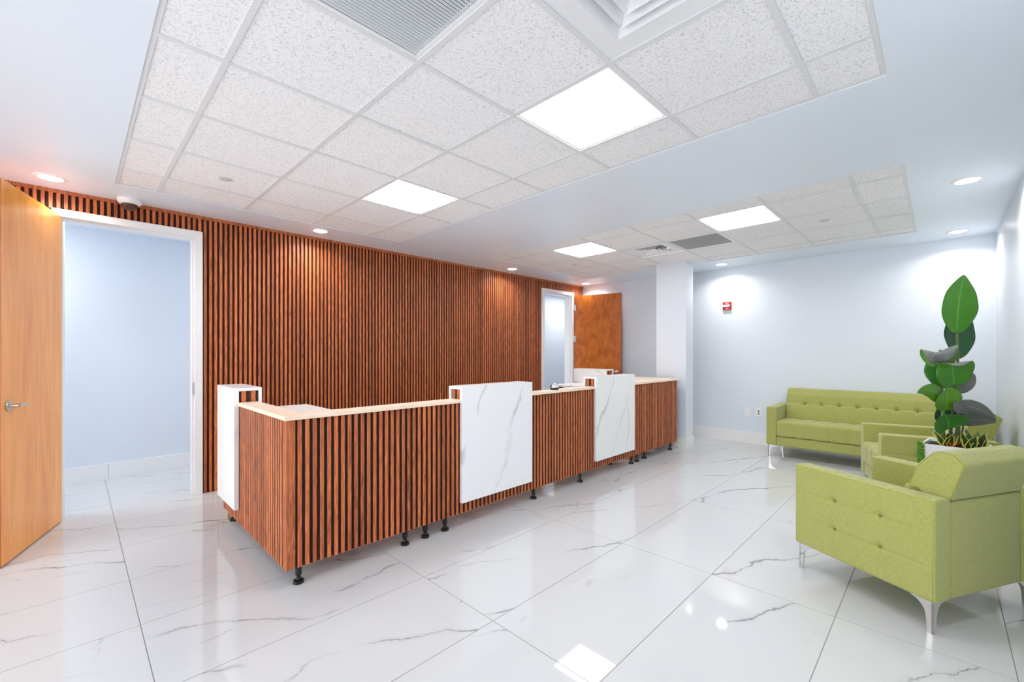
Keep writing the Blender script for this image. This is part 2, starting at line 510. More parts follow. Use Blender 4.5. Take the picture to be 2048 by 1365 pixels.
def detector(x, y, label):
    t = MB(); t.lathe([(.042, 0), (.042, -.004), (.038, -.007), (.0, -.008)], n=24)
    tag(t.build('sprinkler_cap', M['cap'], loc=(x, y, ZG + .004), smooth=True, auto=True), label, 'sprinkler', 'round sprinkler cover caps')
detector(.80, 3.82, 'round white sprinkler cap on a tile of the front grid')
detector(5.205, .81, 'round white sprinkler cap on the right part of the rear grid')
detector(5.23, 3.857, 'round white sprinkler cap on the rear grid near the slatted wall')

# ------------------------------------------------------------------ walls
D1 = (-.064, .803, 2.43)      # opening of door 1
D2 = (5.862, 6.672, 2.43)     # opening of door 2
FW = .06                      # door frame face width
SP = .0422                    # slat pitch
YB = YW + .018                # face of slat backing
wl = MB()
for (x0, x1) in [(XL, D1[0] - .01), (D1[1] + .01, D2[0] - .01), (D2[1] + .01, 9.6)]:
    wl.box(x0, x1, YB + .006, YB + .13, 0, CEIL)
for D in (D1, D2): wl.box(D[0] - .01, D[1] + .01, YB + .006, YB + .13, D[2] + .01, CEIL)
wall_left = tag(wl.build('wall_left', M['wall']), 'wall clad in vertical brown wooden slats behind the counter', 'wall', kind='structure')
bk = MB()
for (x0, x1) in [(XL, D1[0] - FW), (D1[1] + FW, D2[0] - FW), (D2[1] + FW, XF)]: bk.box(x0, x1, YB, YB + .006, 0, CEIL)
for D in (D1, D2): bk.box(D[0] - FW, D[1] + FW, YB, YB + .006, D[2] + FW, CEIL)
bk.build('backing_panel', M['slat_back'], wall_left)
b = MB(); b.box(XL, XF, YW - .008, YB, CEIL - .028, CEIL); b.build('top_trim', M['slat'], wall_left)
def slat_mesh(h, wd=.0235, dp=.017, name='slat'):
    b = MB()
    poly = [(-wd / 2 - .007, dp), (-wd / 2, .0025), (-wd / 2 + .0025, 0), (wd / 2 - .0025, 0), (wd / 2, .0025), (wd / 2 + .007, dp)]
    b.prism(poly, 0, h)
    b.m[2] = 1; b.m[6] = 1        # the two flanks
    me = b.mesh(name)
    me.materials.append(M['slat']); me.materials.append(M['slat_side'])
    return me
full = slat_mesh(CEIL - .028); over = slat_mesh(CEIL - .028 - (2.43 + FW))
x = -1.35
while x < XF - .02:
    blocked = None
    for D in (D1, D2):
        if D[0] - FW - .014 < x < D[1] + FW + .014: blocked = D
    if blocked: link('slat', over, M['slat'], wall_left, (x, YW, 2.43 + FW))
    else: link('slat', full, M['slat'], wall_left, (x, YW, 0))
    x += SP

b = MB(); b.box(XF, XF + .1, YR - .1, YB + .13, 0, CEIL)
wall_far = tag(b.build('wall_far', M['wall']), 'pale blue far wall behind the green sofa', 'wall', kind='structure')
b = MB(); b.box(XL, XF, YR - .1, YR, 0, CEIL)
wall_right = tag(b.build('wall_right', M['wall']), 'pale blue wall at the right edge', 'wall', kind='structure')
b = MB(); b.box(XL, 9.6, YH, YH + .1, 0, CEIL)
tag(b.build('wall_corridor', M['wall']), 'pale blue corridor wall seen through both doorways', 'wall', kind='structure')
b = MB(); b.box(9.5, 9.6, YB + .13, YH, 0, CEIL)
tag(b.build('wall_corridor_end', M['wall']), 'end wall of the corridor beyond the far doorway', 'wall', kind='structure')
CX0, CX1, CY0, CY1 = 6.08, 6.325, 2.555, 3.0
b = MB(); b.box(CX0, CX1, CY0, CY1, 0, CEIL + .03)
tag(b.build('wall_column', M['wall'], bevel=.004), 'square pale blue column at the right end of the counter', 'column', kind='structure')

def baseboard(name, label, segs, axis, h=.16):
    """segs: list of (x0,x1,y0,y1), tile pieces"""
    root = empty(name, label=label, cat='baseboard', kind='structure')
    for (x0, x1, y0, y1) in segs:
        L = max(x1 - x0, y1 - y0); n = max(1, round(L / 1.2))
        for k in range(n):
            b = MB()
            if x1 - x0 > y1 - y0:
                a = x0 + (x1 - x0) * k / n; c = x0 + (x1 - x0) * (k + 1) / n; b.box(a + .0008, c - .0008, y0, y1, 0, h)
            else:
                a = y0 + (y1 - y0) * k / n; c = y0 + (y1 - y0) * (k + 1) / n; b.box(x0, x1, a + .0008, c - .0008, 0, h)
            b.build('baseboard_tile', M['base'], root, bevel=.0015)
bt = .012
baseboard('baseboard_far', 'white marble tile baseboard along the far wall', [(XF - bt, XF, YR, YW - .01)], 'y', .165)
baseboard('baseboard_right', 'white marble tile baseboard along the right wall', [(XL, XF - bt, YR, YR + bt)], 'x', .165)
baseboard('baseboard_corridor', 'white marble tile baseboard in the corridor', [(XL, 9.5, YH - bt, YH)], 'x', .165)
baseboard('baseboard_column', 'white marble tile baseboard around the column',
          [(CX0 - bt, CX0, CY0 - bt, CY1 + bt), (CX1, CX1 + bt, CY0 - bt, CY1 + bt), (CX0, CX1, CY0 - bt, CY0), (CX0, CX1, CY1, CY1 + bt)], 'x', .14)

# ------------------------------------------------------------------ doors
def door(name, D, hinge, ang, mats, label, thick_sign):
    root = empty(name, ((D[0] + D[1]) / 2, YW, 0), label=label, cat='door', kind='structure')
    ox = -(D[0] + D[1]) / 2; oy = -YW
    f = MB(); x0, x1, z1 = D
    yf, yb = YW - .02, YB + .15
    for (a, c, ins) in [(x0 - FW, x0, 1), (x1, x1 + FW, -1)]:
        f.box(a + ox, c + ox, yf + oy, yb + oy, 0, z1 + FW)
    f.box(x0 + ox, x1 + ox, yf + oy, yb + oy, z1, z1 + FW)
    f.build('door_frame', M['jamb'], root, bevel=.003)
    s = MB()
    s.box(x0 + ox, x0 + .015 + ox, .03, .12, 0, z1); s.box(x1 - .015 + ox, x1 + ox, .03, .12, 0, z1)
    s.box(x0 + .015 + ox, x1 - .015 + ox, .03, .12, z1 - .015, z1)
    s.build('door_stop', M['jamb'], root)
    return root

def lever(parent, x, y, z, normal_sign, lever_dir):
    """rose + lever on the slab; local frame: slab along +x, thickness along y"""
    b = MB()
    R = Matrix.Rotation(PI / 2 * normal_sign, 4, 'X')
    Mx = Matrix.Translation((x, y, z)) @ R
    b.lathe([(.032, 0), (.034, .004), (.030, .010), (.013, .012), (.012, .05), (.0135, .055), (.0, .058)], n=24, M=Mx)
    yy = y - normal_sign * .048
    b.tube([(x, yy, z), (x + .02 * lever_dir, yy, z + .001), (x + .06 * lever_dir, yy, z + .002), (x + .105 * lever_dir, yy, z - .001), (x + .122 * lever_dir, yy, z - .004)], .0095, n=12, r2=.008)
    return b.build('lever_handle', M['nickel'], parent, smooth=True, auto=True)

# door 1: hinged at the left jamb, swung into the room towards the camera
d1 = door('door_1', D1, None, None, None, 'open honey-coloured wooden door at the left edge in a white frame', 1)
h1 = Vector((-.064, 4.961)); e1 = Vector((-.314, 4.140)); v1 = (e1 - h1); L1 = .86
a1 = math.atan2(v1.y, v1.x)
def slab(parent, hx, hy, ang, L, side, mat_face, mat_edge, label):
    # local x from hinge to free edge; local y thickness on 'side'
    b = MB(); y0, y1 = (0, .044) if side > 0 else (-.044, 0)
    vs = [(xx, yy, zz) for zz in (.01, 2.425) for yy in (y0, y1) for xx in (0, L)]
    b.add(vs, [(0, 1, 5, 4), (2, 6, 7, 3)], 0)
    b.add(vs, [(0, 2, 3, 1), (4, 5, 7, 6), (0, 4, 6, 2), (1, 3, 7, 5)], 1)
    me = b.mesh('door_slab')
    o = link('door_slab', me, [mat_face, mat_edge], parent, (hx - parent.location.x, hy - parent.location.y, 0), rot=(0, 0, ang))
    o['label'] = label
    return o
# visible face of door 1 looks towards +X; local +y of the slab = rot(ang)+90deg
s1 = slab(d1, h1.x, h1.y, a1, L1, -1, M['door_a'], M['door_edge'], 'honey veneer door slab')
lever(s1, L1 - .075, 0.0, 1.005, -1, -1)
lever(s1, L1 - .075, -.044, 1.005, 1, -1)
b = MB(); b.box(L1 - .0005, L1 + .0015, -.036, -.008, .95, 1.06); b.build('latch_plate', M['nickel'], s1)
b = MB(); b.box(D1[1] - .0015 - (D1[0] + D1[1]) / 2, D1[1] - (D1[0] + D1[1]) / 2, .0, .028, .94, 1.06); b.build('strike_plate', M['nickel'], d1)
for z in (1.95, 1.62, .45):
    b = MB(); b.box(D1[1] - .001 - (D1[0] + D1[1]) / 2, D1[1] - (D1[0] + D1[1]) / 2, .012, .017, z, z + .006); b.build('silencer', M['black'], d1)

d2 = door('door_2', D2, None, None, None, 'open amber figured wood door in the far corner with white frame', 1)
h2 = Vector((6.715, 4.965)); e2 = Vector((6.915, 4.085)); v2 = e2 - h2
a2 = math.atan2(v2.y, v2.x)
s2 = slab(d2, h2.x, h2.y, a2, v2.length, 1, M['door_b'], M['door_edge'], 'amber veneer door slab with swirling figure')
lever(s2, v2.length - .075, 0.0, 1.0, 1, -1)
for z in (.2, .9, 1.55, 2.15):
    b = MB(); b.tube([(-.008, -.006, z), (-.008, -.006, z + .11)], .007, n=10)
    b.box(-.006, .03, -.002, 0, z, z + .11)
    b.build('hinge', M['nickel'], s2)

# unseen square lamps, added at the corridor ceiling to brighten what the doorways show
for i, x in enumerate((-.7, 2.2, 5.0, 7.9)):
    t = empty('corridor_fill_light', (x, 5.72, CEIL), label=['unseen square fill light added beyond the left doorway', 'unseen square fill light added behind the slatted wall', 'unseen square fill light added near the far doorway', 'unseen square fill light added at the corridor end'][i], cat='ceiling light', group='unseen square fill lights added in the corridor')
    b = MB(); b.box(-.15, .15, -.15, .15, -.006, .002); b.build('frame', M['white_metal'], t)
    b = MB(); b.box(-.14, .14, -.14, .14, -.009, -.006); b.build('diffuser', M['lens'], t)
    ld = bpy.data.lights.new('lamp', 'AREA'); ld.shape = 'SQUARE'; ld.size = .28; ld.energy = HALL_POWER; ld.color = (1, .95, .89)
    lo = bpy.data.objects.new('lamp', ld); COL.objects.link(lo); lo.parent = t; lo.location = (0, 0, -.014)

# ------------------------------------------------------------------ reception counter
YC, XC0, XC1 = 2.61, .838, 5.945
ZB, ZL, ZTOP = .112, .96, .985
counter = empty('reception_counter', (0, 0, 0), label='long U-shaped reception counter clad in brown vertical slats with pale wood ledge', cat='reception desk')
P = counter
# carcass: front wall, left return, right return
b = MB()
b.box(XC0 + .017, XC1, YC + .017, YC + .10, ZB, ZL)
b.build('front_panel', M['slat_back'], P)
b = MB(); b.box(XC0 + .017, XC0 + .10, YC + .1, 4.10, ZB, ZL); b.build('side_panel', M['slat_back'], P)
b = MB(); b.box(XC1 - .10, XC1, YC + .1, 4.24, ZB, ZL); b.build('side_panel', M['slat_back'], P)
# slats
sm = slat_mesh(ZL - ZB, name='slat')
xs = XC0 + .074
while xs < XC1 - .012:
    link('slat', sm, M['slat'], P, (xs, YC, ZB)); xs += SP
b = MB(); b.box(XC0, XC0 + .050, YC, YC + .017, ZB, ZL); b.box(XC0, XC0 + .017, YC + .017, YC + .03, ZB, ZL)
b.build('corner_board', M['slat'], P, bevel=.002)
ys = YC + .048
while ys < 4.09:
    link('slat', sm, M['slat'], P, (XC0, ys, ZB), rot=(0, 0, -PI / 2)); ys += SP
# ledges (pale wood)
b = MB()
poly = [(XC0 - .013, YC - .018), (XC1 + .012, YC - .018), (XC1 + .012, 3.64), (5.72, 3.64), (5.35, 3.38), (4.95, 3.0), (4.95, YC + .105),
        (XC0 + .118, YC + .105), (XC0 + .118, 3.575), (XC0 - .013, 3.575)]
b.prism(poly, ZL, ZTOP)
b.build('ledge', M['ledge'], P, bevel=.0025)
# inner white work surface (U shape) and supports
b = MB()
poly = [(XC0 + .12, YC + .107), (4.69, YC + .107), (4.69, 3.66), (5.84, 3.66), (5.84, 4.14), (5.02, 4.14), (5.02, 3.75), (4.5, 3.32), (1.51, 3.32), (1.51, 4.16), (XC0 + .12, 4.16)]
b.prism(poly, .845, .87)
b.build('work_surface', M['desk'], P, bevel=.002)
for (x0, x1, y0, y1) in [(XC0 + .11, 1.46, 4.085, 4.105), (5.06, 5.80, 4.10, 4.12)]:
    b = MB(); b.box(x0, x1, y0, y1, .0, .845); b.build('gable_panel', M['birch'], P)
b = MB(); b.box(.868, .985, 4.055, 4.073, 0, .111); b.build('plinth_board', M['birch'], P)
for x0 in (2.2, 3.4, 4.87):
    b = MB(); b.box(x0, x0 + .018, 2.74, 3.28, .0 if x0 > 4.5 else ZB, .845); b.build('divider_panel', M['birch'], P)
b = MB(); b.box(4.888, 5.07, 2.74, 2.758, 0, .12); b.build('plinth_board', M['birch'], P)

# raised marble-wrapped boxes
def raised_box(x0, x1, y0, y1, zt, zbot, face, label):
    """face: 'y' long marble face towards -Y, 'x' towards -X, 'X' inner"""
    th = .022
    core = MB(); wrap = MB()
    if face == 'y':
        wrap.box(x0, x1, y0, y0 + .03, zbot, zt); wrap.box(x0, x1, y0 + .03, y1 - .02, zt - th, zt); wrap.box(x0, x1, y1 - .02, y1, .872, zt)
        core.box(x0 + .02, x1 - .02, y0 + .03 + .002, y1 - .022, ZTOP, zt - th)
        yb0, yb1 = y0 + .032, y1 - .022
        k = max(2, round((yb1 - yb0) / SP)); sides = [(x0 + .008, yb0, yb1, k, -PI / 2)]
    else:
        wrap.box(x0, x0 + .03, y0, y1, zbot, zt); wrap.box(x0 + .03, x1 - .02, y0, y1, zt - th, zt); wrap.box(x1 - .02, x1, y0, y1, .872, zt)
        core.box(x0 + .032, x1 - .022, y0 + .02, y1 - .02, .872 if face == 'X' else ZTOP, zt - th)
    w_ = wrap.build('marble_wrap', M['slab'], P, bevel=.0015)
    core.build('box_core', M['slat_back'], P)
    hs = zt - th - ZTOP
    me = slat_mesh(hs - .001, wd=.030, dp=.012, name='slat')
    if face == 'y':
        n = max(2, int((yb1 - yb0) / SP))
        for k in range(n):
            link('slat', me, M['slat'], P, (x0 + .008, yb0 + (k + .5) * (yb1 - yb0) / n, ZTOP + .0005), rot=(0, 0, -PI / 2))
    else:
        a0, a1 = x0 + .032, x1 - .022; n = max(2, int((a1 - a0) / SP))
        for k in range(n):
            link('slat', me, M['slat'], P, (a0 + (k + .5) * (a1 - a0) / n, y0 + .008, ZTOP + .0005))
    return w_
raised_box(2.070, 2.863, YC - .034, 2.742, 1.083, .198, 'y', '')
raised_box(3.872, 4.676, YC - .034, 2.742, 1.087, .194, 'y', '')
raised_box(XC0 - .034, .982, 3.577, 4.09, 1.087, .215, 'x', '')
raised_box(5.74, 5.955, 3.65, 4.26, 1.088, .872, 'X', '')

# levelling feet
def foot(x, y):
    b = MB()
    b.lathe([(.030, 0), (.031, .006), (.029, .018), (.017, .024), (.013, .036), (.013, .044), (.018, .050), (.018, ZB - .002), (.024, ZB)], n=8)
    o = b.build('leg', M['black'], P, loc=(x, y, 0), smooth=True, auto=True)
for (x, y) in [(.923, 2.663), (1.629, 2.663), (1.797, 2.663), (1.972, 2.663), (2.973, 2.663), (3.699, 2.663), (4.55, 2.84), (4.742, 2.663),
               (4.877, 2.663), (5.102, 2.68), (5.808, 2.663), (.905, 4.02)]:
    foot(x, y)

# call bell
t = empty('call_bell', (3.27, 2.655, ZTOP + .0006), label='small silver service bell with a black base on the counter ledge', cat='bell')
b = MB(); b.lathe([(.040, 0), (.043, .003), (.041, .014), (.034, .019), (.006, .020), (.005, .024)], n=28); b.build('base', M['black'], t, smooth=True, auto=True)
b = MB(); b.lathe([(.0425, .020), (.0425, .023), (.041, .032), (.035, .044), (.025, .054), (.012, .060), (.0, .0615)], n=28); b.build('dome', M['chrome'], t, smooth=True)
b = MB(); b.lathe([(.003, .06), (.003, .069), (.006, .071), (.006, .075), (.0, .077)], n=12); b.build('plunger', M['chrome'], t, smooth=True)

# ------------------------------------------------------------------ wall fittings
t = empty('fire_alarm_strobe', (XF, 2.322, 2.06), label='red fire alarm strobe with a clear lens on the far wall', cat='fire alarm')
b = MB(); b.box(-.035, 0, -.06, .06, -.06, .06); b.build('housing', M['red'], t, bevel=.004)
b = MB(); b.box(-.052, -.034, -.046, .056, -.014, .017); b.build('strobe_lens', M['strobe'], t, bevel=.003)
def text(name, body, size, loc, parent, mat):
    cu = bpy.data.curves.new(name, 'FONT'); cu.body = body; cu.size = size; cu.align_x = 'CENTER'; cu.align_y = 'CENTER'; cu.extrude = .0006
    tmp = bpy.data.objects.new(name, cu); COL.objects.link(tmp)
    dg = bpy.context.evaluated_depsgraph_get(); dg.update()
    me = bpy.data.meshes.new_from_object(tmp.evaluated_get(dg)); bpy.data.objects.remove(tmp)
    me.materials.clear()
    return link(name, me, mat, parent, loc, rot=(PI / 2, 0, -PI / 2))
text('lettering', 'FIRE', .03, (-.0355, .0, .038), t, M['letter'])
text('lettering', 'FIRE', .03, (-.0355, .0, -.036), t, M['letter'])

def wall_plate(y, z, label, kind):
    t = empty('power_outlet' if kind == 'duplex' else 'data_outlet', (XF, y, z), label=label, cat='outlet')
    b = MB(); b.box(-.006, 0, -.036, .036, -.058, .058); b.build('cover_plate', M['white_plastic'], t, bevel=.002)
    for s in (-1, 1):
        b = MB()
        if kind == 'duplex':
            b.prism([(.017 * math.cos(a), s * .021 + .014 * math.sin(a)) for a in [k * PI / 8 for k in range(16)]], -.009, -.005, axis='x')
            o = b.build('socket', M['white_plastic'], t)
            b = MB(); b.box(-.0095, -.009, -.008, -.006, s * .021 - .002, s * .021 + .006); b.box(-.0095, -.009, .006, .008, s * .021 - .002, s * .021 + .006)
            b.build('slots', M['dark'], o)
        else:
            b.box(-.009, -.005, -.010, .010, s * .018 - .009, s * .018 + .009)
            o = b.build('jack', M['dark'], t)
    return t
wall_plate(2.04, .467, 'white duplex power outlet on the far wall, left of the pair', 'duplex')
wall_plate(1.892, .470, 'white data outlet with two dark jacks on the far wall beside the sofa', 'jack')

t = empty('dome_camera', (.335, 4.885, CEIL), label='white dome security camera on the ceiling above the left doorway', cat='security camera')
b = MB(); b.lathe([(.078, .0), (.082, -.006), (.080, -.030), (.066, -.044), (.055, -.046)], n=36); b.build('housing', M['white_plastic'], t, smooth=True, auto=True)
m = NT('smoked_dome'); mg = m.out(s2l((120, 84, 66)), .05, Transmission__Weight=.55, IOR=1.35)
b = MB(); b.lathe([(.055, -.044)] + [(.055 * math.cos(a), -.046 - .05 * math.sin(a)) for a in [k * PI / 20 for k in range(1, 10)]] + [(.0, -.096)], n=32); b.build('dome', mg, t, smooth=True)
b = MB(); b.lathe([(.022, -.045), (.026, -.06), (.022, -.078), (.0, -.082)], n=16); b.build('camera_eye', M['black'], t, smooth=True)

# ------------------------------------------------------------------ upholstered furniture
def round_poly(pts, r, seg=4, step=.02):
    """rounded closed polygon, resampled; pts CCW (a,b)"""
    n = len(pts); out = []
    for i in range(n):
        p = Vector(pts[i]); a = Vector(pts[i - 1]); c = Vector(pts[(i + 1) % n])
        u = (a - p); v = (c - p); lu, lv = u.length, v.length; u /= lu; v /= lv
        ang = u.angle(v); rr = r[i] if isinstance(r, (list, tuple)) else r
        t_ = min(rr / math.tan(ang / 2), lu * .45, lv * .45)
        p0, p1 = p + u * t_, p + v * t_
        for k in range(seg + 1):
            s = k / seg
            out.append((1 - s) ** 2 * p0 + 2 * s * (1 - s) * p + s * s * p1)
    res = []
    m = len(out)
    for i in range(m):
        a, c = out[i], out[(i + 1) % m]; d = (c - a).length
        k = max(1, int(d / step))
        for j in range(k): res.append(a + (c - a) * j / k)
    return res

def loft(b, prof, x0, x1, nx, r, disp=None, seg=4, axis='x'):
    """sweep a closed (p,q) profile along the axis with rounded ends; disp(x,p,q)->inset along normal"""
    n = len(prof); nor = []
    for i in range(n):
        t = prof[(i + 1) % n] - prof[i - 1]; t.normalize(); nor.append(Vector((t.y, -t.x)))
    area = sum(prof[i - 1].x * prof[i].y - prof[i].x * prof[i - 1].y for i in range(n))
    if area < 0: nor = [-v for v in nor]
    rows = [(x0 + r * (1 - math.cos(PI / 2 * k / seg)), r * (1 - math.sin(PI / 2 * k / seg))) for k in range(seg + 1)]
    xs = [x0 + r + (x1 - x0 - 2 * r) * k / nx for k in range(1, nx)]
    rows += [(x, 0) for x in xs]
    rows += [(x0 + x1 - x, s) for x, s in rows[:seg + 1][::-1]]
    vs = []
    for x, ins in rows:
        for p, m_ in zip(prof, nor):
            d = ins + (disp(x, p.x, p.y) if disp and ins == 0 else 0)
            q = p - m_ * d
            vs.append({'x': (x, q.x, q.y), 'y': (q.x, x, q.y), 'z': (q.x, q.y, x)}[axis])
    fs = []
    R = len(rows)
    # a second ring just inside each end so the flat cap shades flat
    for base in (0, (R - 1) * n):
        ring = [Vector(v) for v in vs[base:base + n]]
        c_ = sum(ring, Vector()) / n
        vs += [tuple(v + (c_ - v) * .06) for v in ring]
    for k in range(n):
        k2 = (k + 1) % n
        fs.append((R * n + k, R * n + k2, k2, k)); fs.append(((R - 1) * n + k, (R - 1) * n + k2, (R + 1) * n + k2, (R + 1) * n + k))
    for j in range(R - 1):
        for k in range(n):
            k2 = (k + 1) % n
            fs.append((j * n + k, j * n + k2, (j + 1) * n + k2, (j + 1) * n + k))
    fs.append(tuple(R * n + k for k in range(n - 1, -1, -1))); fs.append(tuple((R + 1) * n + k for k in range(n)))
    b.add(vs, fs)

def soft_box(b, x0, x1, y0, y1, z0, z1, r=.02, axis='x', step=.05, nx=4, disp=None):
    if axis == 'x': prof = round_poly([(y0, z0), (y1, z0), (y1, z1), (y0, z1)], r * 1.5, step=step); loft(b, prof, x0, x1, nx, r, disp, axis='x')
    elif axis == 'y': prof = round_poly([(x0, z0), (x1, z0), (x1, z1), (x0, z1)], r * 1.5, step=step); loft(b, prof, y0, y1, nx, r, disp, axis='y')
    else: prof = round_poly([(x0, y0), (x1, y0), (x1, y1), (x0, y1)], r * 1.5, step=step); loft(b, prof, z0, z1, nx, r, disp, axis='z')

def gauss(d, s): return math.exp(-(d / s) ** 2)

ZS, ZA, ZK = .155, .645, .86      # body underside, arm top, back top
ARM = .115

def arm_part(x0, x1, L, parent, tuft):
    """arm box; 'tuft' in (None,'lo','hi'): which x face is button-tufted"""
    b = MB()
    by = [L * .335, L * .665]; bz = [.325, .488]
    fx = x0 if tuft == 'lo' else x1
    def disp(y, p, q):
        if tuft is None or abs(p - fx) > .004: return 0
        d = 0
        e = min(1, min(y, L - y, q - ZS, ZA - q) / .05)
        for yy in by:
            d += .004 * gauss(y - yy, .008) * e
            for zz in bz: d += .013 * gauss(math.hypot(y - yy, q - zz), .022)
        for zz in bz: d += .0025 * gauss(q - zz, .008) * e
        cellz = [ZS] + bz + [ZA]
        puff = abs(math.sin(PI * min(1, max(0, (q - ZS) / (ZA - ZS))))) * abs(math.sin(PI * min(1, max(0, y / L))))
        return d - .004 * puff
    prof = round_poly([(x0, ZS), (x1, ZS), (x1, ZA), (x0, ZA)], .019, seg=5, step=.008 if tuft else .06)
    loft(b, prof, 0, L, 90 if tuft else 4, .013, disp if tuft else None, axis='y')
    o = b.build('armrest', M['fabric'], parent, smooth=True)
    # seam lines along the long edges of the side faces
    s = MB()
    for xx in (x0, x1):
        k = .009
        inx = .0025 if xx == x0 else -.0025
        s.tube([(xx + inx, k, ZS + .01), (xx + inx, k, ZA - k), (xx + inx, L - k, ZA - k), (xx + inx, L - k, ZS + .01)], .0022, n=6)
    s.build('piping', M['piping'], o, smooth=True)
    if tuft:
        sx = -1 if tuft == 'lo' else 1
        sm_ = MB()
        for yy in by: sm_.tube([(fx - sx * (disp(yy, fx, z_) + .0002), yy, z_) for z_ in [ZS + .02 + (ZA - ZS - .04) * k / 40 for k in range(41)]], .0013, n=5)
        for zz in bz: sm_.tube([(fx - sx * (disp(y_, fx, zz) + .0002), y_, zz) for y_ in [.02 + (L - .04) * k / 50 for k in range(51)]], .0013, n=5)
        sm_.build('seam', M['piping'], o)
        for yy in by:
            for zz in bz:
                q = MB()
                q.lathe([(.008, 0), (.007, .003), (.0, .0045)], n=12, M=Matrix.Translation((fx - sx * .011, yy, zz)) @ Matrix.Rotation(sx * PI / 2, 4, 'Y'))
                q.build('button', M['button'], o, smooth=True)
    return o

def corner_leg(x, y, sx, sy, parent):
    """chrome corner leg: two tapered curved plates meeting at the corner"""
    b = MB(); H = ZS
    prof = [(0, 0), (.024, 0), (.027, H * .45), (.031, H * .62), (.042, H * .78), (.062, H * .90), (.092, H * .97), (.092, H), (0, H)]
    vs = lambda f: [f(a, z, t) for t in (0, .006) for a, z in prof]
    n = len(prof)
    for f in (lambda a, z, t: (x + sx * a, y + sy * t, z), lambda a, z, t: (x + sx * t, y + sy * a, z)):
        b.add(vs(f), [tuple(range(n)), tuple(range(2 * n - 1, n - 1, -1))] + [(i, (i + 1) % n, n + (i + 1) % n, n + i) for i in range(n)])
    return b.build('leg', M['chrome'], parent)

def seat_unit(name, loc, rz, W, L, label, cat, group, nback, tuft=True, over=.05, nseat=3):
    t = empty(name, loc, rz, label=label, cat=cat, group=group)
    arm_part(0, ARM, L, t, 'lo' if tuft else None)
    arm_part(W - ARM, W, L, t, 'hi' if tuft else None)
    ix0, ix1 = ARM + .001, W - ARM - .001; IW = ix1 - ix0
    # front rail and base
    b = MB(); soft_box(b, ix0, ix1, .10, L - .008, ZS, .272, .008); b.build('base_rail', M['fabric'], t, smooth=True)
    # rear panel
    b = MB(); soft_box(b, ix0, ix1, .004, .098, ZS, .626, .012); b.build('rear_panel', M['fabric'], t, smooth=True)
    # seat cushion
    nb = nseat; bx = [ix0 + IW * k / nb for k in range(1, nb)]
    def dseat(x, y, z):
        d = 0
        for v in bx:
            d += .006 * gauss(x - v, .010)
            d += .012 * gauss(math.hypot(x - v, y - L * .62), .03) if z > .45 else 0
        if z > .45: d += .003 * gauss(y - L * .62, .006) - .012 * abs(math.sin(PI * (x - ix0) / IW * nb)) ** .5 * max(0, 1 - abs(y - L * .6) / .35)
        elif y > L * .8: d -= .006 * abs(math.sin(PI * (x - ix0) / IW * nb)) ** .5
        return d
    prof = round_poly([(.14, .280), (L + .004, .280), (L + .004, .475), (.14, .455)], [.016, .020, .045, .016], seg=5, step=.014)
    b = MB(); loft(b, prof, ix0, ix1, max(40, int(IW / .012)), .011, dseat)
    b.build('seat_cushion', M['fabric'], t, smooth=True)
    # back cushion
    if nback > 4: btn = [ix1 - .21 - .183 * k for k in range(nback)]
    else: btn = [ix0 + IW * (k + .5) / nback for k in range(nback)]
    def dback(x, y, z):
        if y < .03 and z < .8: return 0
        if z > .845: return 0
        d = 0
        for v in btn:
            d += .026 * gauss(math.hypot(x - v, (z - .665)), .024)
            d += .0035 * gauss(x - v, .006) * min(1, max(0, (.84 - z) / .1))
        d += .004 * gauss(z - .665, .007)
        return d - .006 * abs(math.sin(PI * (z - .455) / .21))
    b = MB()
    prof = round_poly([(.004, .630), (.186, .630), (.178, .66), (.135, .775), (.062, ZK + .002), (.0, ZK - .004), (-over, .815)], [.013, .014, .06, .06, .05, .03, .016], seg=5, step=.013)
    loft(b, prof, ix0 + .002, ix1 - .002, max(50, int(IW / .011)), .009, dback)
    prof = round_poly([(.115, .450), (.248, .450), (.192, .668), (.115, .668)], [.013, .016, .016, .013], seg=5, step=.013)
    loft(b, prof, ix0 + .002, ix1 - .002, max(50, int(IW / .011)), .009, dback)
    bo = b.build('back_cushion', M['fabric'], t, smooth=True)
    for xx in (ix0 + .0045, ix1 - .0045):
        pr = round_poly([(.008, .634), (.180, .636), (.176, .66), (.134, .772), (.062, ZK - .002), (.0, ZK - .007), (-over + .003, .814)], [.006, .012, .06, .06, .05, .03, .012], seg=3, step=.05)
        s = MB(); s.tube([(xx, p.x, p.y) for p in pr], .0026, n=6, closed=True); s.build('piping', M['piping'], bo, smooth=True)
    s = MB(); s.tube([(ix0 + .006, -over + .003, .815), (ix1 - .006, -over + .003, .815)], .0024, n=6); s.build('piping', M['piping'], bo, smooth=True)
    for v in btn:
        q = MB(); q.lathe([(.010, 0), (.009, .004), (.0, .006)], n=12, M=Matrix.Translation((v, .149, .665)) @ Matrix.Rotation(-PI / 2, 4, 'X'))
        q.build('button', M['button'], bo, smooth=True)
    c = .018
    corner_leg(c, c, 1, 1, t); corner_leg(W - c, c, -1, 1, t); corner_leg(c, L - c, 1, -1, t); corner_leg(W - c, L - c, -1, -1, t)
    return t

TH1 = 1.071
seat_unit('armchair', (2.844, .019, 0), TH1 - PI / 2, .781, .721,
          'lime green armchair in the foreground, seen from behind at the right edge', 'armchair', 'matching lime green armchairs', 3)
# second armchair against the right wall
f2 = Vector((4.84, .342)) - Vector((5.04, -.355)); TH2 = math.atan2(f2.y, f2.x)
seat_unit('armchair', (5.035, -.335, 0), TH2 - PI / 2, .781, .721,
          'lime green armchair side-on behind the potted plant, by the right wall', 'armchair', 'matching lime green armchairs', 3)
seat_unit('sofa', (7.005, -.27, 0), PI / 2, 1.88, .68,
          'long lime green button-tufted sofa against the far wall', 'sofa', None, 9, tuft=False, over=.03, nseat=9)

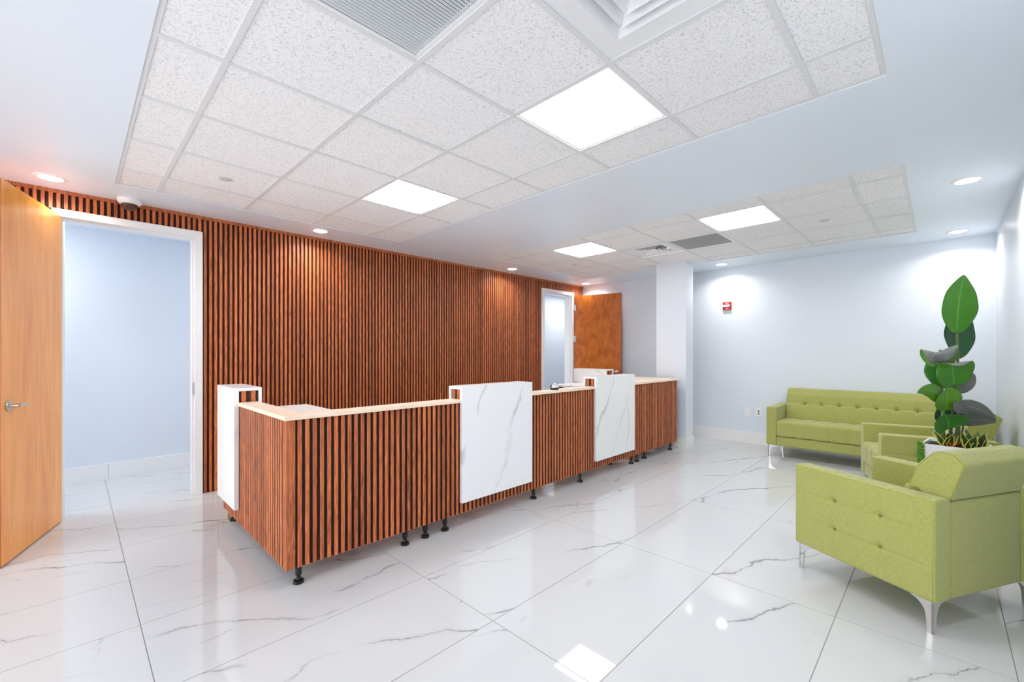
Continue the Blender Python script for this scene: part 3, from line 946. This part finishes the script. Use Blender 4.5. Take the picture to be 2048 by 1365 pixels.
# ------------------------------------------------------------------ potted plant
SU, CU = math.sin(YAW), math.cos(YAW)
DP = 3.2; K = DP / F_PX
plant = empty('potted_plant', (4.60, -.08, 0), YAW - PI / 2, label='tall artificial broad-leaved plant in a white planter between the armchairs', cat='potted plant')
# plant-local frame: x to the right as seen from the entrance, y away, z up
PR0 = 4.60 * SU + .08 * CU; PD0 = 4.60 * CU - .08 * SU      # plant base, right of and ahead of the entrance point
def pl(px, py, w=0.0):
    d = PD0 - w
    return Vector(((px - 1024) / F_PX * d - PR0, -w, 1.34 - (py - 706.5) / F_PX * d))
PH = .665; hw, hb = .17, .13
b = MB()
pr_ = math.radians(-7) - (YAW - PI / 2)
def rotp(x, y): return (x * math.cos(pr_) - y * math.sin(pr_), x * math.sin(pr_) + y * math.cos(pr_))
def ringq(h, z): return [rotp(sx * h, sy * h) + (z,) for sx, sy in ((-1, -1), (1, -1), (1, 1), (-1, 1))]
vs = ringq(hb, 0) + ringq(hw, PH) + ringq(hw - .014, PH) + ringq(hw - .02, PH - .04)
fs = [(3, 2, 1, 0), (12, 13, 14, 15)]
for r_ in range(3):
    for k in range(4):
        k2 = (k + 1) % 4; fs.append((r_ * 4 + k, r_ * 4 + k2, r_ * 4 + 4 + k2, r_ * 4 + 4 + k))
b.add(vs, fs); b.build('planter', M['pot'], plant, bevel=.004)
b = MB(); q = ringq(hw - .021, PH - .036) + ringq(hw - .021, PH - .02)
b.add(q, [(3, 2, 1, 0), (4, 5, 6, 7), (0, 1, 5, 4), (1, 2, 6, 5), (2, 3, 7, 6), (3, 0, 4, 7)]); b.build('soil', M['soil'], plant)

def bez(P_, s):
    pts = [Vector(p) for p in P_]
    while len(pts) > 1: pts = [pts[i] * (1 - s) + pts[i + 1] * s for i in range(len(pts) - 1)]
    return pts[0]

def leaf(ctrl, half, side, fold=.15, mats=('leaf_green', 'leaf_grey'), name='leaf', curl=0.0, ns=26, nt=10, peak=.8, parent=None, thick=.0016, sharp=.75, twist=0, cup=None):
    side = Vector(side).normalized()
    vs, uv = [], []
    for i in range(ns + 1):
        s = i / ns
        p = bez(ctrl, s); t = (bez(ctrl, min(1, s + .02)) - bez(ctrl, max(0, s - .02))).normalized()
        sd = (side - t * side.dot(t)).normalized()
        if twist: sd = (Matrix.Rotation(twist * s, 3, t) @ sd)
        nm = sd.cross(t).normalized()
        wd = half * max(.0, math.sin(PI * s ** peak)) ** sharp * (1 - .35 * s ** 5) + .0015
        for j in range(nt + 1):
            a = -1 + 2 * j / nt
            ang = (fold + curl * s) * abs(a)
            off = sd * (wd * a * math.cos(ang)) + nm * (wd * abs(a) * math.sin(ang))
            off += nm * (.002 * math.sin(s * 17 + a) * abs(a))
            vs.append(p + off); uv.append((j / nt, s))
    fs = []
    W_ = nt + 1
    for i in range(ns):
        for j in range(nt): fs.append((i * W_ + j, i * W_ + j + 1, (i + 1) * W_ + j + 1, (i + 1) * W_ + j))
    me = bpy.data.meshes.new(name); me.from_pydata([tuple(v) for v in vs], [], fs)
    ul = me.uv_layers.new(name='UVMap')
    for lp in me.loops: ul.data[lp.index].uv = uv[lp.vertex_index]
    for p in me.polygons: p.use_smooth = True
    for m_ in mats: me.materials.append(M[m_])
    o = link(name, me, [M[m_] for m_ in mats], parent or plant)
    sol = o.modifiers.new('thickness', 'SOLIDIFY'); sol.thickness = thick; sol.offset = 0; sol.material_offset = 1 if len(mats) > 1 else 0
    sol.material_offset_rim = 0
    return o

R_ = (1, 0, 0)
def stem(pts, r=.009, mat='stem', r2=None):
    n = 14; P_ = [bez(pts, k / n) for k in range(n + 1)]
    b = MB(); b.tube(P_, r, n=10, r2=r2 or r * .7); b.build('stem', M[mat], plant, smooth=True)
stem([pl(1916, 905), pl(1919, 800), pl(1915, 720), pl(1914, 664)], .0105, 'stem')
stem([pl(1886, 905), pl(1886, 800), pl(1882, 740), pl(1880, 700)], .0105, 'stem')
stem([pl(1902, 905, .02), pl(1901, 860, .02), pl(1907, 800, .03), pl(1907, 772, .05)], .008, 'stem_dark')
stem([pl(1912, 900, .0), pl(1912, 850, -.02), pl(1918, 790, -.03)], .008, 'stem_dark')
stem([pl(1919, 900, .0), pl(1924, 870, .02), pl(1932, 815, .0)], .007, 'stem_dark')
stem([pl(1887, 900, .03), pl(1887, 850, .05), pl(1888, 820, .06)], .008, 'stem')
stem([pl(1900, 900, .03), pl(1900, 870, .05), pl(1899, 850, .07)], .007, 'stem_dark')

# 1 tall upright top leaf
leaf([pl(1914, 668), pl(1914, 630, .01), pl(1917, 590, .02), pl(1929, 550, .03)], .135, R_, .10, ('leaf_bright', 'leaf_bright'), peak=.93, sharp=.62, ns=40, nt=12)
# 2 darker leaf behind it, hanging
leaf([pl(1918, 612, -.06), pl(1915, 650, -.08), pl(1914, 690, -.07), pl(1920, 718, -.04)], .118, (1, 0, .0), -.12, ('leaf_dark', 'leaf_dark'), peak=1.05, sharp=.6, ns=18)
# 3 folded leaf upper left: green body, tip rolled forward showing the grey underside
leaf([pl(1884, 750, .0), pl(1884, 723, .02), pl(1887, 702, .03), pl(1876, 694, .07), pl(1864, 706, .12), pl(1862, 728, .14)], .112, (1, .2, .10), .30, ('leaf_lime', 'leaf_grey'), sharp=.6, ns=22)
# 4 mid green leaf hanging behind at the left
leaf([pl(1884, 715, -.03), pl(1872, 735, -.01), pl(1874, 760, .02), pl(1892, 772, .03)], .085, (1, 0, .45), .12, ('leaf_green', 'leaf_green'), sharp=.55, peak=1.0)
# 5 bright folded leaf in the middle
leaf([pl(1908, 773, .05), pl(1906, 752, .08), pl(1905, 732, .11), pl(1902, 722, .15), pl(1900, 730, .18)], .122, (1, 0, .03), .22, ('leaf_bright', 'leaf_grey'), sharp=.45, ns=20, peak=.75)
# 6 dark brownish leaf behind at the right
leaf([pl(1897, 778, -.05), pl(1915, 768, -.05), pl(1935, 765, -.03), pl(1948, 748, -.02)], .072, (.35, 0, 1), -.15, ('leaf_dark', 'leaf_grey'), sharp=.6)
leaf([pl(1920, 785, -.08), pl(1932, 780, -.06), pl(1944, 765, -.05), pl(1948, 750, -.03)], .05, (.6, 0, .7), -.2, ('leaf_grey', 'leaf_grey'), sharp=.6)
# 7 lime leaf at the left drooping to the far left
leaf([pl(1888, 806, .06), pl(1884, 790, .09), pl(1866, 772, .12), pl(1834, 786, .15)], .060, (.25, .2, -1), .22, ('leaf_dark', 'leaf_lime'), sharp=.6)
leaf([pl(1890, 822, .06), pl(1894, 802, .09), pl(1896, 788, .11), pl(1893, 776, .12)], .092, (1, .1, -.25), .15, ('leaf_lime', 'leaf_lime'), sharp=.55)
# 8 grey leaf reaching to the right
leaf([pl(1918, 822, .04), pl(1920, 808, .07), pl(1948, 812, .10), pl(1975, 822, .10), pl(1992, 842, .08)], .050, (.38, -.25, .85), .25, ('leaf_green', 'leaf_grey'), sharp=.55, ns=20)
leaf([pl(1906, 812, .10), pl(1915, 812, .10), pl(1930, 818, .08), pl(1945, 828, .06)], .045, (.1, 0, 1), .1, ('leaf_green', 'leaf_grey'), sharp=.6)
# 9 grey leaf below it
leaf([pl(1924, 848, .02), pl(1944, 836, .03), pl(1965, 840, .02), pl(1992, 846, .0)], .055, (.0, -.3, 1), .18, ('leaf_grey', 'leaf_grey'), sharp=.65)
# 10 deep green bowl-shaped leaf low in the middle
leaf([pl(1898, 858, .08), pl(1897, 843, .11), pl(1893, 832, .14), pl(1888, 830, .18)], .108, (1, 0, .02), .32, ('leaf_green', 'leaf_dark'), sharp=.4, ns=18, peak=.7)
# 11 dark leaves at the back
leaf([pl(1890, 850, -.05), pl(1888, 835, -.06), pl(1884, 822, -.06), pl(1876, 810, -.06)], .075, (1, 0, -.2), .1, ('leaf_dark', 'leaf_dark'))
leaf([pl(1914, 850, -.06), pl(1912, 835, -.07), pl(1912, 822, -.07), pl(1918, 805, -.06)], .085, (1, 0, .1), .1, ('leaf_dark', 'leaf_dark'))
leaf([pl(1925, 846, -.04), pl(1938, 836, -.04), pl(1955, 822, -.05), pl(1966, 822, -.05)], .05, (.3, 0, 1), .1, ('leaf_dark', 'leaf_grey'))

# small variegated rosettes round the rim
rnd = random.Random(3)
for (cxp, cyp, cnt) in [(-.105, -.04, 6), (-.03, -.12, 6), (.07, -.10, 6), (.12, -.02, 5), (.02, .10, 4)]:
    for k in range(cnt):
        a = 2 * PI * k / cnt + rnd.uniform(-.3, .3); ln = rnd.uniform(.10, .15); el = rnd.uniform(.7, 1.3)
        base = Vector((cxp, cyp, PH - .022)); dr = Vector((math.cos(a) * math.cos(el), math.sin(a) * math.cos(el), math.sin(el)))
        tip = base + dr * ln
        mid = base + Vector((dr.x * .3, dr.y * .3, dr.z * .55)) * ln
        sd = Vector((-math.sin(a), math.cos(a), 0))
        leaf([base, mid, tip], .034, sd, .25, ('snake',), 'rosette_leaf', ns=8, nt=6, thick=.002, peak=.75, sharp=.8)
for k in range(3):
    a = rnd.uniform(2.0, 5.2); base = Vector((-.09, -.06, PH - .02)); tip = base + Vector((math.cos(a) * .05, math.sin(a) * .05 , .05 + .01 * k * .5))
    leaf([base, (base + tip) / 2 + Vector((0, 0, .01)), tip], .008, (-math.sin(a), math.cos(a), 0), .2, ('red_leaf',), 'accent_leaf', ns=6, nt=4)
# trailing string of moss-green beads down the left side of the planter
b = MB(); rr = random.Random(11)
bm = bmesh.new(); bmesh.ops.create_icosphere(bm, subdivisions=1, radius=1)
iv = [v.co.copy() for v in bm.verts]; iff = [tuple(v.index for v in f.verts) for f in bm.faces]; bm.free()
for k in range(620):
    tt = rr.random(); z = PH + .012 - tt * .42
    x0_ = -hw * (1.0 - .22 * tt) * 1.02
    cx_, cy2 = rotp(-hw - .008 + .04 * (PH - z) / PH + rr.uniform(-.004, .010), rr.uniform(.145, .185))
    s_ = rr.uniform(.004, .0065)
    b.add([(cx_ + v.x * s_, cy2 + v.y * s_, z + v.z * s_) for v in iv], iff)
tag(b.build('trailing_foliage', M['moss'], plant, smooth=True), kind='stuff')
